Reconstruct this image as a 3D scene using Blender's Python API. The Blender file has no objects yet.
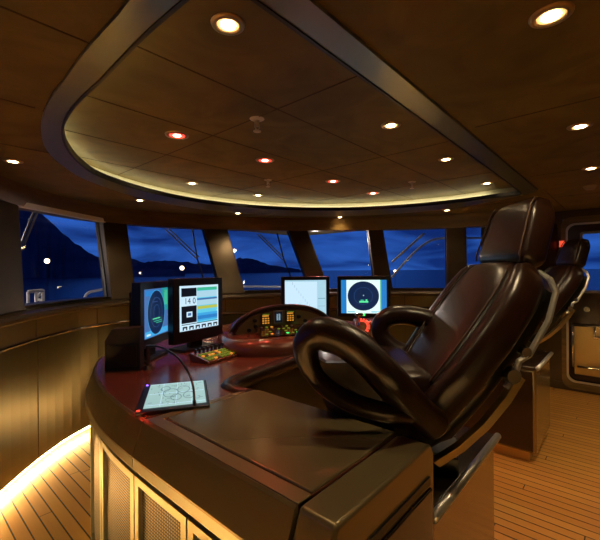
import bpy, bmesh, math, random
from mathutils import Vector, Matrix
random.seed(5)
C = bpy.context.scene.collection
# ------------------------------------------------------------------ camera
F = 372.0; H = 1.45; ROLL = 0.0075
FW = Vector((0.749, 0.663, 0)).normalized(); RT = Vector((FW.y, -FW.x, 0)); UP = Vector((0, 0, 1))
RR = (RT - UP*ROLL).normalized(); UU = (UP + RT*ROLL).normalized()
CAM = Vector((0, 0, H))
def ray(u, v): return FW + RR*((u-300)/F) + UU*((270-v)/F)
def P(u, v, d): return CAM + ray(u, v)*d
def Pz(u, v, z):
    r = ray(u, v); return CAM + r*((z-H)/r.z)
def Pn(u, v, p, n):
    r = ray(u, v); return CAM + r*((Vector(p)-CAM).dot(n)/r.dot(n))
def U2(u, d):
    p = P(u, 270, d); return Vector((p.x, p.y))
cd = bpy.data.cameras.new('camera'); cam = bpy.data.objects.new('camera', cd); C.objects.link(cam)
cd.sensor_width = 36; cd.lens = 36*F/600; cd.clip_start = .02; cd.clip_end = 3000
M = Matrix((RR, UU, -FW)).transposed().to_4x4(); M.translation = CAM; cam.matrix_world = M
bpy.context.scene.camera = cam
# ------------------------------------------------------------------ materials
MT = {}
def mat(name, col, rough=.5, metal=0., coat=0., emit=None, es=0., spec=.5, sheen=0.):
    m = bpy.data.materials.new(name); m.use_nodes = True; b = m.node_tree.nodes['Principled BSDF']
    b.inputs['Base Color'].default_value = (*col, 1); b.inputs['Roughness'].default_value = rough
    b.inputs['Metallic'].default_value = metal; b.inputs['Coat Weight'].default_value = coat
    b.inputs['Coat Roughness'].default_value = .12; b.inputs['Specular IOR Level'].default_value = spec
    if emit: b.inputs['Emission Color'].default_value = (*emit, 1); b.inputs['Emission Strength'].default_value = es
    MT[name] = m; return m
def N(m, t): return m.node_tree.nodes.new(t)
def L(m, a, b): m.node_tree.links.new(a, b)
def mottle(m, c1, c2, scale=3, bump=0., bscale=60, coord='Object', detail=6, dist=.6, lo=.35, hi=.65, stretch=(1, 1, 1)):
    b = m.node_tree.nodes['Principled BSDF']; tc = N(m, 'ShaderNodeTexCoord'); mp = N(m, 'ShaderNodeMapping'); L(m, tc.outputs[coord], mp.inputs[0])
    mp.inputs['Scale'].default_value = stretch
    n = N(m, 'ShaderNodeTexNoise'); n.inputs['Scale'].default_value = scale; n.inputs['Detail'].default_value = detail; n.inputs['Distortion'].default_value = dist
    L(m, mp.outputs[0], n.inputs['Vector']); r = N(m, 'ShaderNodeValToRGB'); L(m, n.outputs['Fac'], r.inputs[0])
    r.color_ramp.elements[0].position = lo; r.color_ramp.elements[1].position = hi
    r.color_ramp.elements[0].color = (*c1, 1); r.color_ramp.elements[1].color = (*c2, 1); L(m, r.outputs[0], b.inputs['Base Color'])
    if bump:
        n2 = N(m, 'ShaderNodeTexNoise'); n2.inputs['Scale'].default_value = bscale; L(m, tc.outputs[coord], n2.inputs['Vector'])
        bp = N(m, 'ShaderNodeBump'); bp.inputs['Strength'].default_value = bump; bp.inputs['Distance'].default_value = .002
        L(m, n2.outputs['Fac'], bp.inputs['Height']); L(m, bp.outputs[0], b.inputs['Normal'])
    return r
mottle(mat('ceiling_suede', (.2, .1, .03), .6), (.080, .060, .013), (.15, .112, .028), 3.2, detail=10, dist=1.6, lo=.3, hi=.7)
mottle(mat('header_wood', (.2, .1, .03), .38), (.10, .058, .017), (.17, .10, .03), 2, stretch=(1, 1, 8))
mat('seam', (.05, .03, .012), .8)
mat('trim_grey', (.24, .28, .28), .3, .7)
mat('plate_metal', (.6, .56, .5), .3, .7)
mat('cove_cream', (.75, .72, .6), .5)
mat('led_warm', (1, 1, 1), emit=(1, .88, .50), es=9)
mat('led_floor', (1, 1, 1), emit=(1, .77, .32), es=60)
mat('bulb_white', (1, 1, 1), emit=(1, .72, .38), es=30)
mat('bulb_red', (1, .1, .1), emit=(1, .3, .22), es=40)
mat('halo_white', (1, .8, .5), emit=(1, .5, .16), es=1.3)
mat('halo_red', (1, .1, .1), emit=(1, .03, .02), es=6)
mat('lamp_ring', (.45, .33, .18), .3, .8)
mat('bulb_red2', (1, .1, .1), emit=(1, .05, .03), es=1.6)
mat('rail_paint', (.8, .78, .75), .35)
mat('chrome', (.7, .68, .64), .16, 1)
mat('gold_metal', (.62, .43, .18), .3, .9)
mat('bronze', (.26, .19, .09), .3, .55)
mat('bronze_lid', (.27, .2, .095), .22, .6)
mat('champagne', (.46, .44, .29), .35, .7)
mat('led_toe', (1, 1, 1), emit=(1, .78, .32), es=3)
mat('olive_panel', (.065, .058, .026), .3, .6)
mat('olive_light', (.2, .155, .065), .35, .5)
mottle(mat('pillar_brown', (.16, .09, .04), .42, .5), (.042, .026, .013), (.065, .04, .018), 3)
mat('black', (.006, .006, .006), .35)
mat('black_matt', (.008, .007, .006), .7)
mat('grille_black', (.01, .009, .007), .5)
mottle(mat('desk_red', (.2, .06, .03), .23, .1, coat=.35), (.14, .045, .026), (.2, .07, .04), 5)
mottle(mat('leather', (.05, .018, .009), .3, spec=.55), (.014, .0045, .002), (.023, .0075, .0035), 4, bump=.25, bscale=240)
mat('leather_dark', (.02, .008, .005), .5)
mat('leather_pipe', (.05, .02, .01), .45)
mat('key_green', (.1, .2, .05), emit=(.4, .5, .03), es=.25)
mat('key_amber', (.9, .5, .1), emit=(1, .42, .05), es=.5)
mat('key_red', (.9, .1, .1), emit=(1, .09, .04), es=1.0)
mat('led_green', (.1, .9, .2), emit=(.05, 1, .2), es=1.2)
mat('led_purple', (.3, .1, .9), emit=(.25, .1, 1), es=4)
mat('key_grey', (.25, .22, .2), .5)
mat('white_paint', (.8, .8, .78), .4)
mat('dark_body', (.02, .015, .012), .3)
mat('dark_bronze', (.05, .028, .015), .2, .5, coat=.5)
mat('plinth_gold', (.34, .24, .10), .22, .7, coat=.3)
mat('cover_grey', (.22, .21, .2), .45)
def em(name, col, s=1.):
    m = mat(name, (0, 0, 0), .3, emit=col, es=s); return m
em('scr_white', (.62, .85, 1.), 1.0); em('scr_pure', (.8, 1., .97), 1.05); em('scr_black', (.004, .006, .012), 1); em('scr_cyan', (.12, .62, .82), 1)
em('scr_green', (.05, .5, .3), 1); em('scr_yellow', (.5, .55, .08), 1); em('scr_blue', (.02, .22, .6), 1); em('scr_blue2', (.05, .4, .78), 1)
em('scr_navy', (.006, .02, .07), 1); em('scr_steel', (.06, .16, .42), 1); em('scr_pale', (.42, .68, .82), 1); em('scr_grey', (.32, .5, .6), 1)
em('scr_teal', (.02, .3, .32), 1); em('scr_line', (.2, .4, .5), 1); em('scr_limegreen', (.1, .7, .3), 1.2); em('scr_red', (.8, .02, .02), 1.2)
em('scr_chart', (.36, .55, .52), 1); em('scr_chartd', (.12, .22, .24), 1); em('scr_violet', (.05, .1, .3), .8)
# teak floor
m = mat('teak', (.4, .2, .08), .35, coat=.1); b = m.node_tree.nodes['Principled BSDF']
tc = N(m, 'ShaderNodeTexCoord'); sx = N(m, 'ShaderNodeSeparateXYZ'); L(m, tc.outputs['Object'], sx.inputs[0])
def mth(m, op, a, bb=None, v=None):
    n = N(m, 'ShaderNodeMath'); n.operation = op
    if hasattr(a, 'is_output'): L(m, a, n.inputs[0])
    else: n.inputs[0].default_value = a
    if bb is not None:
        if hasattr(bb, 'is_output'): L(m, bb, n.inputs[1])
        else: n.inputs[1].default_value = bb
    return n.outputs[0]
q = mth(m, 'DIVIDE', sx.outputs['X'], .068); fr = mth(m, 'FRACT', q); fl = mth(m, 'FLOOR', q)
seam = mth(m, 'LESS_THAN', fr, .11)
off = mth(m, 'MULTIPLY', mth(m, 'FRACT', mth(m, 'MULTIPLY', fl, .377)), 3.)
by = mth(m, 'FRACT', mth(m, 'DIVIDE', mth(m, 'ADD', sx.outputs['Y'], off), 1.9)); butt = mth(m, 'LESS_THAN', by, .003)
sm = mth(m, 'MAXIMUM', seam, butt)
wn = N(m, 'ShaderNodeTexWhiteNoise'); wn.noise_dimensions = '1D'; L(m, fl, wn.inputs['W'])
mp = N(m, 'ShaderNodeMapping'); mp.inputs['Scale'].default_value = (30, 2, 1); L(m, tc.outputs['Object'], mp.inputs[0])
gn = N(m, 'ShaderNodeTexNoise'); gn.inputs['Scale'].default_value = 2; gn.inputs['Detail'].default_value = 5; L(m, mp.outputs[0], gn.inputs['Vector'])
fac = mth(m, 'ADD', mth(m, 'MULTIPLY', wn.outputs['Value'], .45), mth(m, 'MULTIPLY', gn.outputs['Fac'], .5))
rp = N(m, 'ShaderNodeValToRGB'); L(m, fac, rp.inputs[0]); rp.color_ramp.elements[0].color = (.46, .19, .035, 1); rp.color_ramp.elements[1].color = (.68, .34, .075, 1)
mx = N(m, 'ShaderNodeMix'); mx.data_type = 'RGBA'; L(m, sm, mx.inputs['Factor']); L(m, rp.outputs[0], mx.inputs['A']); mx.inputs['B'].default_value = (.02, .01, .005, 1)
L(m, mx.outputs['Result'], b.inputs['Base Color'])
# woven grille (uses UV in metres)
m = mat('grille', (.1, .08, .04), .4, .4); b = m.node_tree.nodes['Principled BSDF']
tc = N(m, 'ShaderNodeTexCoord'); sx = N(m, 'ShaderNodeSeparateXYZ'); L(m, tc.outputs['UV'], sx.inputs[0])
s1 = mth(m, 'SINE', mth(m, 'MULTIPLY', mth(m, 'ADD', sx.outputs['X'], sx.outputs['Y']), 300.))
s2 = mth(m, 'SINE', mth(m, 'MULTIPLY', mth(m, 'SUBTRACT', sx.outputs['X'], sx.outputs['Y']), 300.))
pr = mth(m, 'MULTIPLY', s1, s2); gt = mth(m, 'LESS_THAN', pr, .3)
mx = N(m, 'ShaderNodeMix'); mx.data_type = 'RGBA'; L(m, gt, mx.inputs['Factor']); mx.inputs['A'].default_value = (.28, .22, .11, 1); mx.inputs['B'].default_value = (.008, .006, .004, 1)
L(m, mx.outputs['Result'], b.inputs['Base Color'])
# glass
m = bpy.data.materials.new('glass'); m.use_nodes = True; MT['glass'] = m; nt = m.node_tree; nt.nodes.remove(nt.nodes['Principled BSDF'])
tr = N(m, 'ShaderNodeBsdfTransparent'); tr.inputs[0].default_value = (.9, .93, .95, 1); gl = N(m, 'ShaderNodeBsdfGlossy'); gl.inputs['Roughness'].default_value = .0; gl.inputs[0].default_value = (.6, .6, .6, 1)
lw = N(m, 'ShaderNodeFresnel'); lw.inputs[0].default_value = 1.45; ms = N(m, 'ShaderNodeMixShader'); L(m, lw.outputs[0], ms.inputs[0]); L(m, tr.outputs[0], ms.inputs[1]); L(m, gl.outputs[0], ms.inputs[2])
L(m, ms.outputs[0], nt.nodes['Material Output'].inputs[0])
# sea, mountain
m = mat('sea', (.006, .022, .11), .2, spec=.5); b = m.node_tree.nodes['Principled BSDF']
tc = N(m, 'ShaderNodeTexCoord'); n = N(m, 'ShaderNodeTexNoise'); n.inputs['Scale'].default_value = .35; n.inputs['Detail'].default_value = 6; L(m, tc.outputs['Object'], n.inputs['Vector'])
bp = N(m, 'ShaderNodeBump'); bp.inputs['Distance'].default_value = .5; bp.inputs['Strength'].default_value = .5; L(m, n.outputs['Fac'], bp.inputs['Height']); L(m, bp.outputs[0], b.inputs['Normal'])
mottle(mat('mountain', (.06, .08, .16), .95, spec=.1), (.045, .06, .12), (.08, .11, .2), .02)  # lighter bluish colour stands in for distant haze
# ------------------------------------------------------------------ mesh helpers
def obj(name, me, m, parent=None, smooth=False, bevel=0, seg=3):
    o = bpy.data.objects.new(name, me); C.objects.link(o)
    if isinstance(m, (list, tuple)):
        for k in m: me.materials.append(MT[k])
    else: me.materials.append(MT[m])
    if smooth or bevel:
        for p in me.polygons: p.use_smooth = True
    if bevel:
        md = o.modifiers.new('bevel', 'BEVEL'); md.width = bevel; md.segments = seg; md.limit_method = 'ANGLE'; md.angle_limit = math.radians(40); md.harden_normals = True
    if parent: o.parent = parent
    return o
def mesh(vs, fs, fix=True):
    me = bpy.data.meshes.new('m'); me.from_pydata([tuple(v) for v in vs], [], fs)
    if fix:
        bm = bmesh.new(); bm.from_mesh(me); bmesh.ops.recalc_face_normals(bm, faces=bm.faces); bm.to_mesh(me); bm.free()
    me.update(); return me
class MB:
    def __init__(s): s.v = []; s.f = []; s.mi = []
    def add(s, vs, fs, mi=0):
        o = len(s.v); s.v += [Vector(v) for v in vs]; s.f += [tuple(i+o for i in f) for f in fs]; s.mi += [mi]*len(fs)
    def box(s, x0, y0, z0, x1, y1, z1, mx=None, mi=0):
        vs = [Vector((x, y, z)) for z in (z0, z1) for y in (y0, y1) for x in (x0, x1)]
        if mx: vs = [mx @ v for v in vs]
        s.add(vs, [(0, 2, 3, 1), (4, 5, 7, 6), (0, 1, 5, 4), (2, 6, 7, 3), (0, 4, 6, 2), (1, 3, 7, 5)], mi)
    def loft(s, rings, closed=True, caps=True, mi=0):
        n = len(rings[0]); vs = [p for r in rings for p in r]; fs = []
        for i in range(len(rings)-1):
            for j in range(n if closed else n-1):
                k = (j+1) % n; fs.append((i*n+j, i*n+k, (i+1)*n+k, (i+1)*n+j))
        if caps and closed: fs.append(tuple(range(n))[::-1]); fs.append(tuple((len(rings)-1)*n+j for j in range(n)))
        s.add(vs, fs, mi)
    def tube(s, pts, r, n=10, mi=0, flat=1.):
        pts = [Vector(p) for p in pts]; rr = r if isinstance(r, (list, tuple)) else [r]*len(pts); rings = []
        t0 = (pts[1]-pts[0]).normalized(); a = t0.orthogonal().normalized()
        for i, p in enumerate(pts):
            t = (pts[min(i+1, len(pts)-1)]-pts[max(i-1, 0)]).normalized(); a = (a-t*a.dot(t)).normalized(); b = t.cross(a)
            rings.append([p+(a*math.cos(2*math.pi*k/n)+b*math.sin(2*math.pi*k/n)*flat)*rr[i] for k in range(n)])
        s.loft(rings, mi=mi)
    def disc(s, c, nrm, r0, r1, h, n=20, mi=0):   # frustum
        c = Vector(c); nrm = Vector(nrm).normalized(); a = nrm.orthogonal().normalized(); b = nrm.cross(a)
        s.loft([[c+(a*math.cos(2*math.pi*k/n)+b*math.sin(2*math.pi*k/n))*r0 for k in range(n)],
                [c+nrm*h+(a*math.cos(2*math.pi*k/n)+b*math.sin(2*math.pi*k/n))*r1 for k in range(n)]], mi=mi)
    def prism(s, poly, z0, z1, mi=0):
        n = len(poly); s.loft([[Vector((p[0], p[1], z0)) for p in poly], [Vector((p[0], p[1], z1)) for p in poly]], mi=mi)
    def build(s, name, m, parent=None, **k):
        me = mesh(s.v, s.f); 
        for p, i in zip(me.polygons, s.mi): p.material_index = i
        return obj(name, me, m, parent, **k)
def cr(pts, n=8, closed=False):
    pts = [Vector(p) for p in pts]; out = []; N_ = len(pts)
    for i in range(N_ if closed else N_-1):
        g = (lambda k: pts[k % N_]) if closed else (lambda k: pts[max(0, min(N_-1, k))])
        p0, p1, p2, p3 = g(i-1), g(i), g(i+1), g(i+2)
        for j in range(n):
            t = j/n; out.append(.5*((2*p1)+(p2-p0)*t+(2*p0-5*p1+4*p2-p3)*t*t+(3*p1-p0-3*p2+p3)*t**3))
    if not closed: out.append(pts[-1].copy())
    return out
def resample(pts, n):
    ds = [0]
    for a, b in zip(pts, pts[1:]): ds.append(ds[-1]+(b-a).length)
    out = []; j = 0
    for i in range(n):
        t = ds[-1]*i/(n-1)
        while j < len(pts)-2 and ds[j+1] < t: j += 1
        k = (t-ds[j])/max(1e-9, ds[j+1]-ds[j]); out.append(pts[j].lerp(pts[j+1], min(1, k)))
    return out
def normals(path):
    out = []
    for i in range(len(path)):
        t = (path[min(i+1, len(path)-1)]-path[max(i-1, 0)]).normalized(); out.append(Vector((-t.y, t.x)))   # left of travel
    return out
def sweep(path, prof, name, m, parent=None, closedprof=True, **k):
    """path: plan points; prof: list of (offset to the left, z)"""
    nn = normals(path); mb = MB()
    rings = [[Vector((p.x+n.x*o, p.y+n.y*o, z)) for o, z in prof] for p, n in zip(path, nn)]
    mb.loft(rings, closed=closedprof, caps=closedprof); return mb.build(name, m, parent, **k)
def uvstrip(path, off, z0, z1, name, m, parent=None):
    nn = normals(path); vs = []; fs = []; uv = []; s = 0
    for i, (p, n) in enumerate(zip(path, nn)):
        if i: s += (p-path[i-1]).length
        for z in (z0, z1): vs.append((p.x+n.x*off, p.y+n.y*off, z)); uv.append((s, z))
    for i in range(len(path)-1): fs.append((2*i, 2*i+1, 2*i+3, 2*i+2))
    me = mesh(vs, fs, False); l = me.uv_layers.new(name='UVMap')
    for p in me.polygons:
        for li in p.loop_indices: l.data[li].uv = uv[me.loops[li].vertex_index]
    o = obj(name, me, m, parent); return o
def tag(o, label=None, cat=None, group=None, kind=None):
    if label: o['label'] = label
    if cat: o['category'] = cat
    if group: o['group'] = group
    if kind: o['kind'] = kind
    return o
def struct(o, label=None): o['kind'] = 'structure'; 
def st(o, label): o['kind'] = 'structure'; o['label'] = label; return o
def empty(name, loc, label, cat, rz=0, group=None):
    o = bpy.data.objects.new(name, None); C.objects.link(o); o.location = loc; o.rotation_euler = (0, 0, rz); o.empty_display_size = .05
    return tag(o, label, cat, group)
def text_mesh(s, size):
    cu = bpy.data.curves.new('t', 'FONT'); cu.body = s; cu.size = size; cu.align_x = 'CENTER'; cu.align_y = 'CENTER'
    o = bpy.data.objects.new('t', cu); C.objects.link(o); bpy.context.view_layer.update()
    me = bpy.data.meshes.new_from_object(o.evaluated_get(bpy.context.evaluated_depsgraph_get())); bpy.data.objects.remove(o); return me
# ------------------------------------------------------------------ room shell
ZC = 2.13; ZI = 2.21; ZS = 1.205; ZT = 1.968
mb = MB(); mb.box(-1.2, -2.6, -.1, 7.2, 5.4, 0); st(mb.build('floor', 'teak'), 'teak plank floor with dark caulked seams')
sill_pts = [Vector((-.75, -2.4)), Vector((-.75, .2)), Vector((-.5, 1.3)), Vector((0, 2.25))] + [U2(u, d) for u, d in
    [(0, 2.38), (28, 2.65), (70, 3.18), (115, 3.62), (180, 4.08), (244, 4.4), (300, 4.6), (345, 4.7), (400, 4.76), (447, 4.68), (485, 4.5), (530, 4.44)]]
top_pts = [Vector((-.8, -2.4)), Vector((-.8, .2)), Vector((-.55, 1.4)), Vector((-.05, 2.4))] + [U2(u, d) for u, d in
    [(0, 2.72), (20, 2.9), (60, 3.42), (112, 4.0), (160, 4.35), (215, 4.68), (298, 4.92), (345, 4.92), (400, 4.86), (447, 4.72), (485, 4.52), (530, 4.46)]]
SW = resample(cr(sill_pts, 10), 120); TW = resample(cr(top_pts, 10), 120)
def smooth_(p, k=14):
    for _ in range(k): p = [p[0]]+[(p[i-1]+p[i]*2+p[i+1])/4 for i in range(1, len(p)-1)]+[p[-1]]
    return p
SW = smooth_(SW); TW = smooth_(TW)
def loftpaths(rows, name, m, parent=None, closed=False, **k):
    mb = MB(); n = len(rows[0]); rings = [[rows[r][i] for r in range(len(rows))] for i in range(n)]
    mb.loft(rings, closed=closed, caps=closed); return mb.build(name, m, parent, **k)
def off(path, o):
    nn = normals(path); return [Vector((p.x+n.x*o, p.y+n.y*o)) for p, n in zip(path, nn)]
def row(path, o, z): return [Vector((p.x, p.y, z)) for p in off(path, o)]
# lower wall (travel goes port -> starboard clockwise, outward is to the left)
w = loftpaths([row(SW, .02, .95), row(SW, -.0, .94), row(SW, 0, .065), row(SW, .13, .055), row(SW, .13, 0), row(SW, .2, 0), row(SW, .2, ZS-.02), row(SW, .02, ZS-.02)], 'wall_front', 'olive_panel', closed=True)
st(w, 'curved bronze panelled wall below the windows')
w = loftpaths([row(SW, .012, .965), row(SW, .012, 1.115), row(SW, .03, 1.115), row(SW, .03, .965)], 'trim_1', 'olive_light', closed=True); st(w, 'lighter upper band of the curved wall')
w = sweep(SW, [(-.012, .945), (-.018, .955), (-.012, .965), (.02, .965), (.02, .945)], 'trim_2', 'dark_bronze'); st(w, 'dark moulding line along the curved wall')
w = sweep(SW, [(-.07, 1.115), (-.085, 1.125), (-.088, 1.145), (-.075, 1.165), (.0, 1.172), (.05, 1.18), (.05, 1.205), (.2, 1.205), (.2, 1.115)], 'trim_3', 'pillar_brown', smooth=False); st(w, 'brown rounded sill ledge under the windows')
w = loftpaths([row(TW, .12, ZT), row(TW, -.02, ZT), row(TW, -.05, ZC+.02), row(TW, .12, ZC+.02)], 'wall_header', 'header_wood', closed=True); st(w, 'wooden header band above the windows')
w['kind'] = 'structure'; w.name = 'trim_4'
# wall panel joints
def pathpoint(path, u):   # nearest point of a plan path to pixel column u
    best = None
    for a, b in zip(path, path[1:]):
        for k in range(5):
            p = a.lerp(b, k/5); d = p.dot(FW.xy); 
            if d < .3: continue
            uu = 300+F*p.dot(RT.xy)/d
            if best is None or abs(uu-u) < best[0]: best = (abs(uu-u), p, (b-a).normalized())
    return best[1], best[2]
k = 0
for u in (-30, 38, 98, 160, 225, 290, 350, 405, 452):
    p, t = pathpoint(SW, u); mb = MB(); n = Vector((-t.y, t.x))
    a = p-n*.002-t*.003; b_ = p-n*.002+t*.003; c_ = b_+n*.02; d_ = a+n*.02
    mb.prism([a, b_, c_, d_], .07, .94); mb.prism([q+n*.0115 for q in (a, b_, c_, d_)], .97, 1.11)
    st(mb.build('trim_%d' % (5+k), 'seam'), 'dark vertical joint in the wall panelling'); k += 1
# floor led under wall
led = sweep(SW, [(.015, .056), (.075, .054), (.075, .044), (.015, .046)], 'led_strip', 'led_floor')
tag(led, 'glowing light strip in the toe recess of the curved window wall', 'light strip')
# pillars : (top uL,uR, bottom uL,uR, dTop, dBot)
pil = [(-38, 20, -45, 28, 2.78, 2.62), (103, 128, 112, 138, 4.02, 3.68), (203, 228, 222, 246, 4.66, 4.34), (289, 307, 311, 330, 4.92, 4.66), (369, 384, 377, 393, 4.9, 4.75), (447, 467, 447, 467, 4.68, 4.62), (508, 560, 508, 560, 4.5, 4.45)]
faces = []
for i, (a, b_, c_, d_, dt, db) in enumerate(pil):
    mb = MB(); T0, t0 = pathpoint(TW, a); T1, t1 = pathpoint(TW, b_); B0, _ = pathpoint(SW, c_); B1, _ = pathpoint(SW, d_)
    if i == 0: T0 = T1+(T0-T1)*1.0
    if i == 6: T0, T1, B0, B1 = U2(508, 4.45), U2(556, 4.52), U2(508, 4.4), U2(556, 4.48)
    to = Vector((-(T1-T0).y, (T1-T0).x)).normalized(); bo = Vector((-(B1-B0).y, (B1-B0).x)).normalized()
    i0, i1, j0, j1 = (.0, .17, .02, .19)
    if i == 6: i0 = j0 = -.03
    mb.loft([[Vector((*(B0+bo*j0), ZS-.03)), Vector((*(B1+bo*j0), ZS-.03)), Vector((*(B1+bo*j1), ZS-.03)), Vector((*(B0+bo*j1), ZS-.03))],
             [Vector((*(T0+to*i0), ZT+.02)), Vector((*(T1+to*i0), ZT+.02)), Vector((*(T1+to*i1), ZT+.02)), Vector((*(T0+to*i1), ZT+.02))]])
    o = mb.build('trim_%d' % (20+i), 'pillar_brown', bevel=.01); st(o, 'slanted brown pillar between two windows')
    faces.append((T0+to*.12, T1+to*.12, B0+bo*.13, B1+bo*.13))
# windows between pillars
for i in range(6):
    T0 = faces[i][1]; T1 = faces[i+1][0]; B0 = faces[i][3]; B1 = faces[i+1][2]
    q = [Vector((*B0, ZS-.02)), Vector((*B1, ZS-.02)), Vector((*T1, ZT+.02)), Vector((*T0, ZT+.02))]
    n = (q[1]-q[0]).cross(q[3]-q[0]).normalized(); mb = MB(); c = sum(q, Vector())/4
    def fr_(e): e *= .5; return [p+(c-p).normalized()*e for p in q]
    vs = q+fr_(.045); vs2 = [p+n*.025 for p in vs]
    fs = [(a, (a+1) % 4, 4+(a+1) % 4, 4+a) for a in range(4)]; fs2 = [tuple(j+8 for j in f[::-1]) for f in fs]
    mb.add(vs+vs2, fs+fs2+[(4+a, 4+(a+1) % 4, 12+(a+1) % 4, 12+a) for a in range(4)])
    fo = mb.build('window_%d' % (i+1), 'black'); st(fo, 'window frame in the curved wheelhouse front')
    mb = MB(); g = [p+(c-p).normalized()*.03+n*.01 for p in q]; mb.add(g, [(0, 1, 2, 3)]); mb.build('pane', 'glass', fo)
    nn_ = n if n.dot(CAM-q[0]) > 0 else -n
    if i == 0:
        a0, a1 = q[3]+nn_*.135, q[2]+nn_*.135; mb = MB()
        mb.loft([[a+Vector((0, 0, -.03)), a+Vector((0, 0, -.07)), a-nn_*.02+Vector((0, 0, -.07)), a-nn_*.02+Vector((0, 0, -.03))] for a in (a0, a1)])
        mb.build('blind_rail', 'white_paint', fo)
# starboard wall with the side door  (plane x = XD)
XD = 5.42
mb = MB()
mb.box(XD, .60, 0, XD+.14, 1.35, ZC); mb.box(XD-.02, 1.1, 0, XD+.1, 1.5, ZC)
mb.box(XD, -2.5, 0, XD+.14, -.55, ZC); mb.box(XD, -.55, 2.03, XD+.14, .60, ZC); mb.box(XD-.01, -.55, 0, XD+.14, .7, .09)
st(mb.build('wall_right', 'pillar_brown'), 'dark wall around the starboard side door')
mb = MB(); mb.box(-.98, -2.5, ZS-.05, -.74, .9, ZC); st(mb.build('wall_left', 'pillar_brown'), 'dark port wall')
mb = MB(); mb.box(-1.15, -2.6, 0, 5.6, -2.45, ZC); st(mb.build('wall_back', 'pillar_brown'), 'dark aft wall')
p1 = U2(530, 4.44); mb = MB(); p2 = Vector((XD, .9))
mb.prism([p1+Vector((-.05, .05)), Vector((XD-.0, .95)), Vector((XD+.1, 1.3)), p1+Vector((.2, .3))], 0, ZC); st(mb.build('wall_front_right', 'pillar_brown'), 'dark corner wall beside the side door').name = 'wall_corner'
def rrect(y0, y1, z0, z1, r, n=6):
    out = []
    for cy, cz, a0 in ((y1-r, z1-r, 0), (y0+r, z1-r, 90), (y0+r, z0+r, 180), (y1-r, z0+r, 270)):
        for k in range(n+1):
            a = math.radians(a0+90*k/n); out.append((cy+r*math.cos(a), cz+r*math.sin(a)))
    return out
def frameX(x0, x1, outer, inner):
    mb = MB(); n = len(outer)
    R = [[Vector((x0, *outer[i])), Vector((x0, *inner[i])), Vector((x1, *inner[i])), Vector((x1, *outer[i]))] for i in range(n)]
    R.append(R[0]); mb.loft(R, closed=True, caps=False); return mb
dY0, dY1 = -.5, .55
door = frameX(XD-.02, XD+.12, rrect(dY0-.06, dY1+.06, .03, 2.05, .1), rrect(dY0, dY1, .12, 1.96, .08)).build('door_1', 'header_wood'); st(door, 'wooden frame of the starboard side door')
frameX(XD-.034, XD-.015, rrect(dY0-.012, dY1+.012, .108, 1.972, .085), rrect(dY0+.008, dY1-.008, .128, 1.952, .08)).build('frame_trim', 'plate_metal', door)
frameX(XD+.02, XD+.06, rrect(dY0+.0, dY1-.0, .12, 1.96, .08), rrect(dY0+.1, dY1-.13, 1.17, 1.86, .02)).build('door_leaf', 'dark_bronze', door)
mb = MB(); mb.add([(XD+.04, dY0+.09, 1.16), (XD+.04, dY1-.12, 1.16), (XD+.04, dY1-.12, 1.87), (XD+.04, dY0+.09, 1.87)], [(0, 1, 2, 3)]); mb.build('door_pane', 'glass', door)
frameX(XD+.005, XD+.03, rrect(dY0+.09, dY1-.12, 1.16, 1.87, .03), rrect(dY0+.115, dY1-.145, 1.19, 1.845, .02)).build('pane_frame', 'cover_grey', door)
mb = MB(); mb.box(XD+.005, dY0+.05, .2, XD+.03, dY1-.06, .78); mb.build('kick_panel', 'gold_metal', door, bevel=.01)
mb = MB(); mb.tube([(XD-.03, dY1-.05, .78), (XD-.03, dY0+.1, .78)], .014); mb.tube([(XD-.03, dY1-.09, .3), (XD-.03, dY0+.1, .3)], .014); mb.tube([(XD-.03, .5, .3), (XD-.03, .5, .78)], .011)
mb.tube([(XD-.03, .3, .78), (XD-.05, .3, .66), (XD-.03, .12, .66)], .018)
for y in (.5, 0):
    mb.tube([(XD-.03, y, .3), (XD+.02, y, .3)], .01); mb.tube([(XD-.03, y, .78), (XD+.02, y, .78)], .01)
mb.build('guard_rail', 'chrome', door, smooth=True)
mb = MB(); mb.disc((XD+.02, .37, .97), (-1, 0, 0), .035, .03, .03); mb.build('door_knob', 'chrome', door, smooth=False)
wl = Pn(562, 244, (XD-.02, 0, 0), Vector((1, 0, 0))); mb = MB(); mb.loft([[wl+Vector((0, y*k_, z*k_))+Vector((x_, 0, 0)) for y, z in ((-.035, -.05), (.035, -.05), (.035, .05), (-.035, .05))] for x_, k_ in ((0, .75), (-.03, .6))])
mb.build('warning_light', 'key_red'); o = bpy.data.objects['warning_light']; tag(o, 'small red light glowing on the dark wall beside the side door', 'light')
# ------------------------------------------------------------------ ceiling
hole_px = [(180, 0), (143, 33), (120, 57), (100, 78), (80, 97), (68, 113), (63, 127), (67, 145), (81, 162), (103, 176), (150, 191), (200, 201), (250, 206.5), (300, 209), (350, 209), (400, 206.5), (450, 202), (500, 195.5), (521, 192.5)]
band_px = [(127, 0), (90, 42), (75, 62), (63, 79), (50, 97), (43, 113), (41, 127), (46, 147), (64, 165), (90, 180), (145, 198), (200, 208), (250, 213), (300, 215.5), (350, 215), (400, 212.5), (450, 207.5), (500, 199), (532, 191.5)]
HP = [Pz(u, v, ZC) for u, v in hole_px]; OP = [Pz(u, v, ZC) for u, v in band_px]
aftI = .69; aftO = .575
H_ = [Vector((.60, .69, 0)), Vector((.515, .76, 0))]+[Vector((p.x, p.y, 0)) for p in HP]; O_ = [Vector((.52, .59, 0)), Vector((.40, .70, 0))]+[Vector((p.x, p.y, 0)) for p in OP]
xe = HP[-1].x; print('hole end', HP[-1], OP[-1], HP[0], OP[0])
hc = resample(cr(H_, 8), 90); oc = resample(cr(O_, 8), 90)
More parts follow.
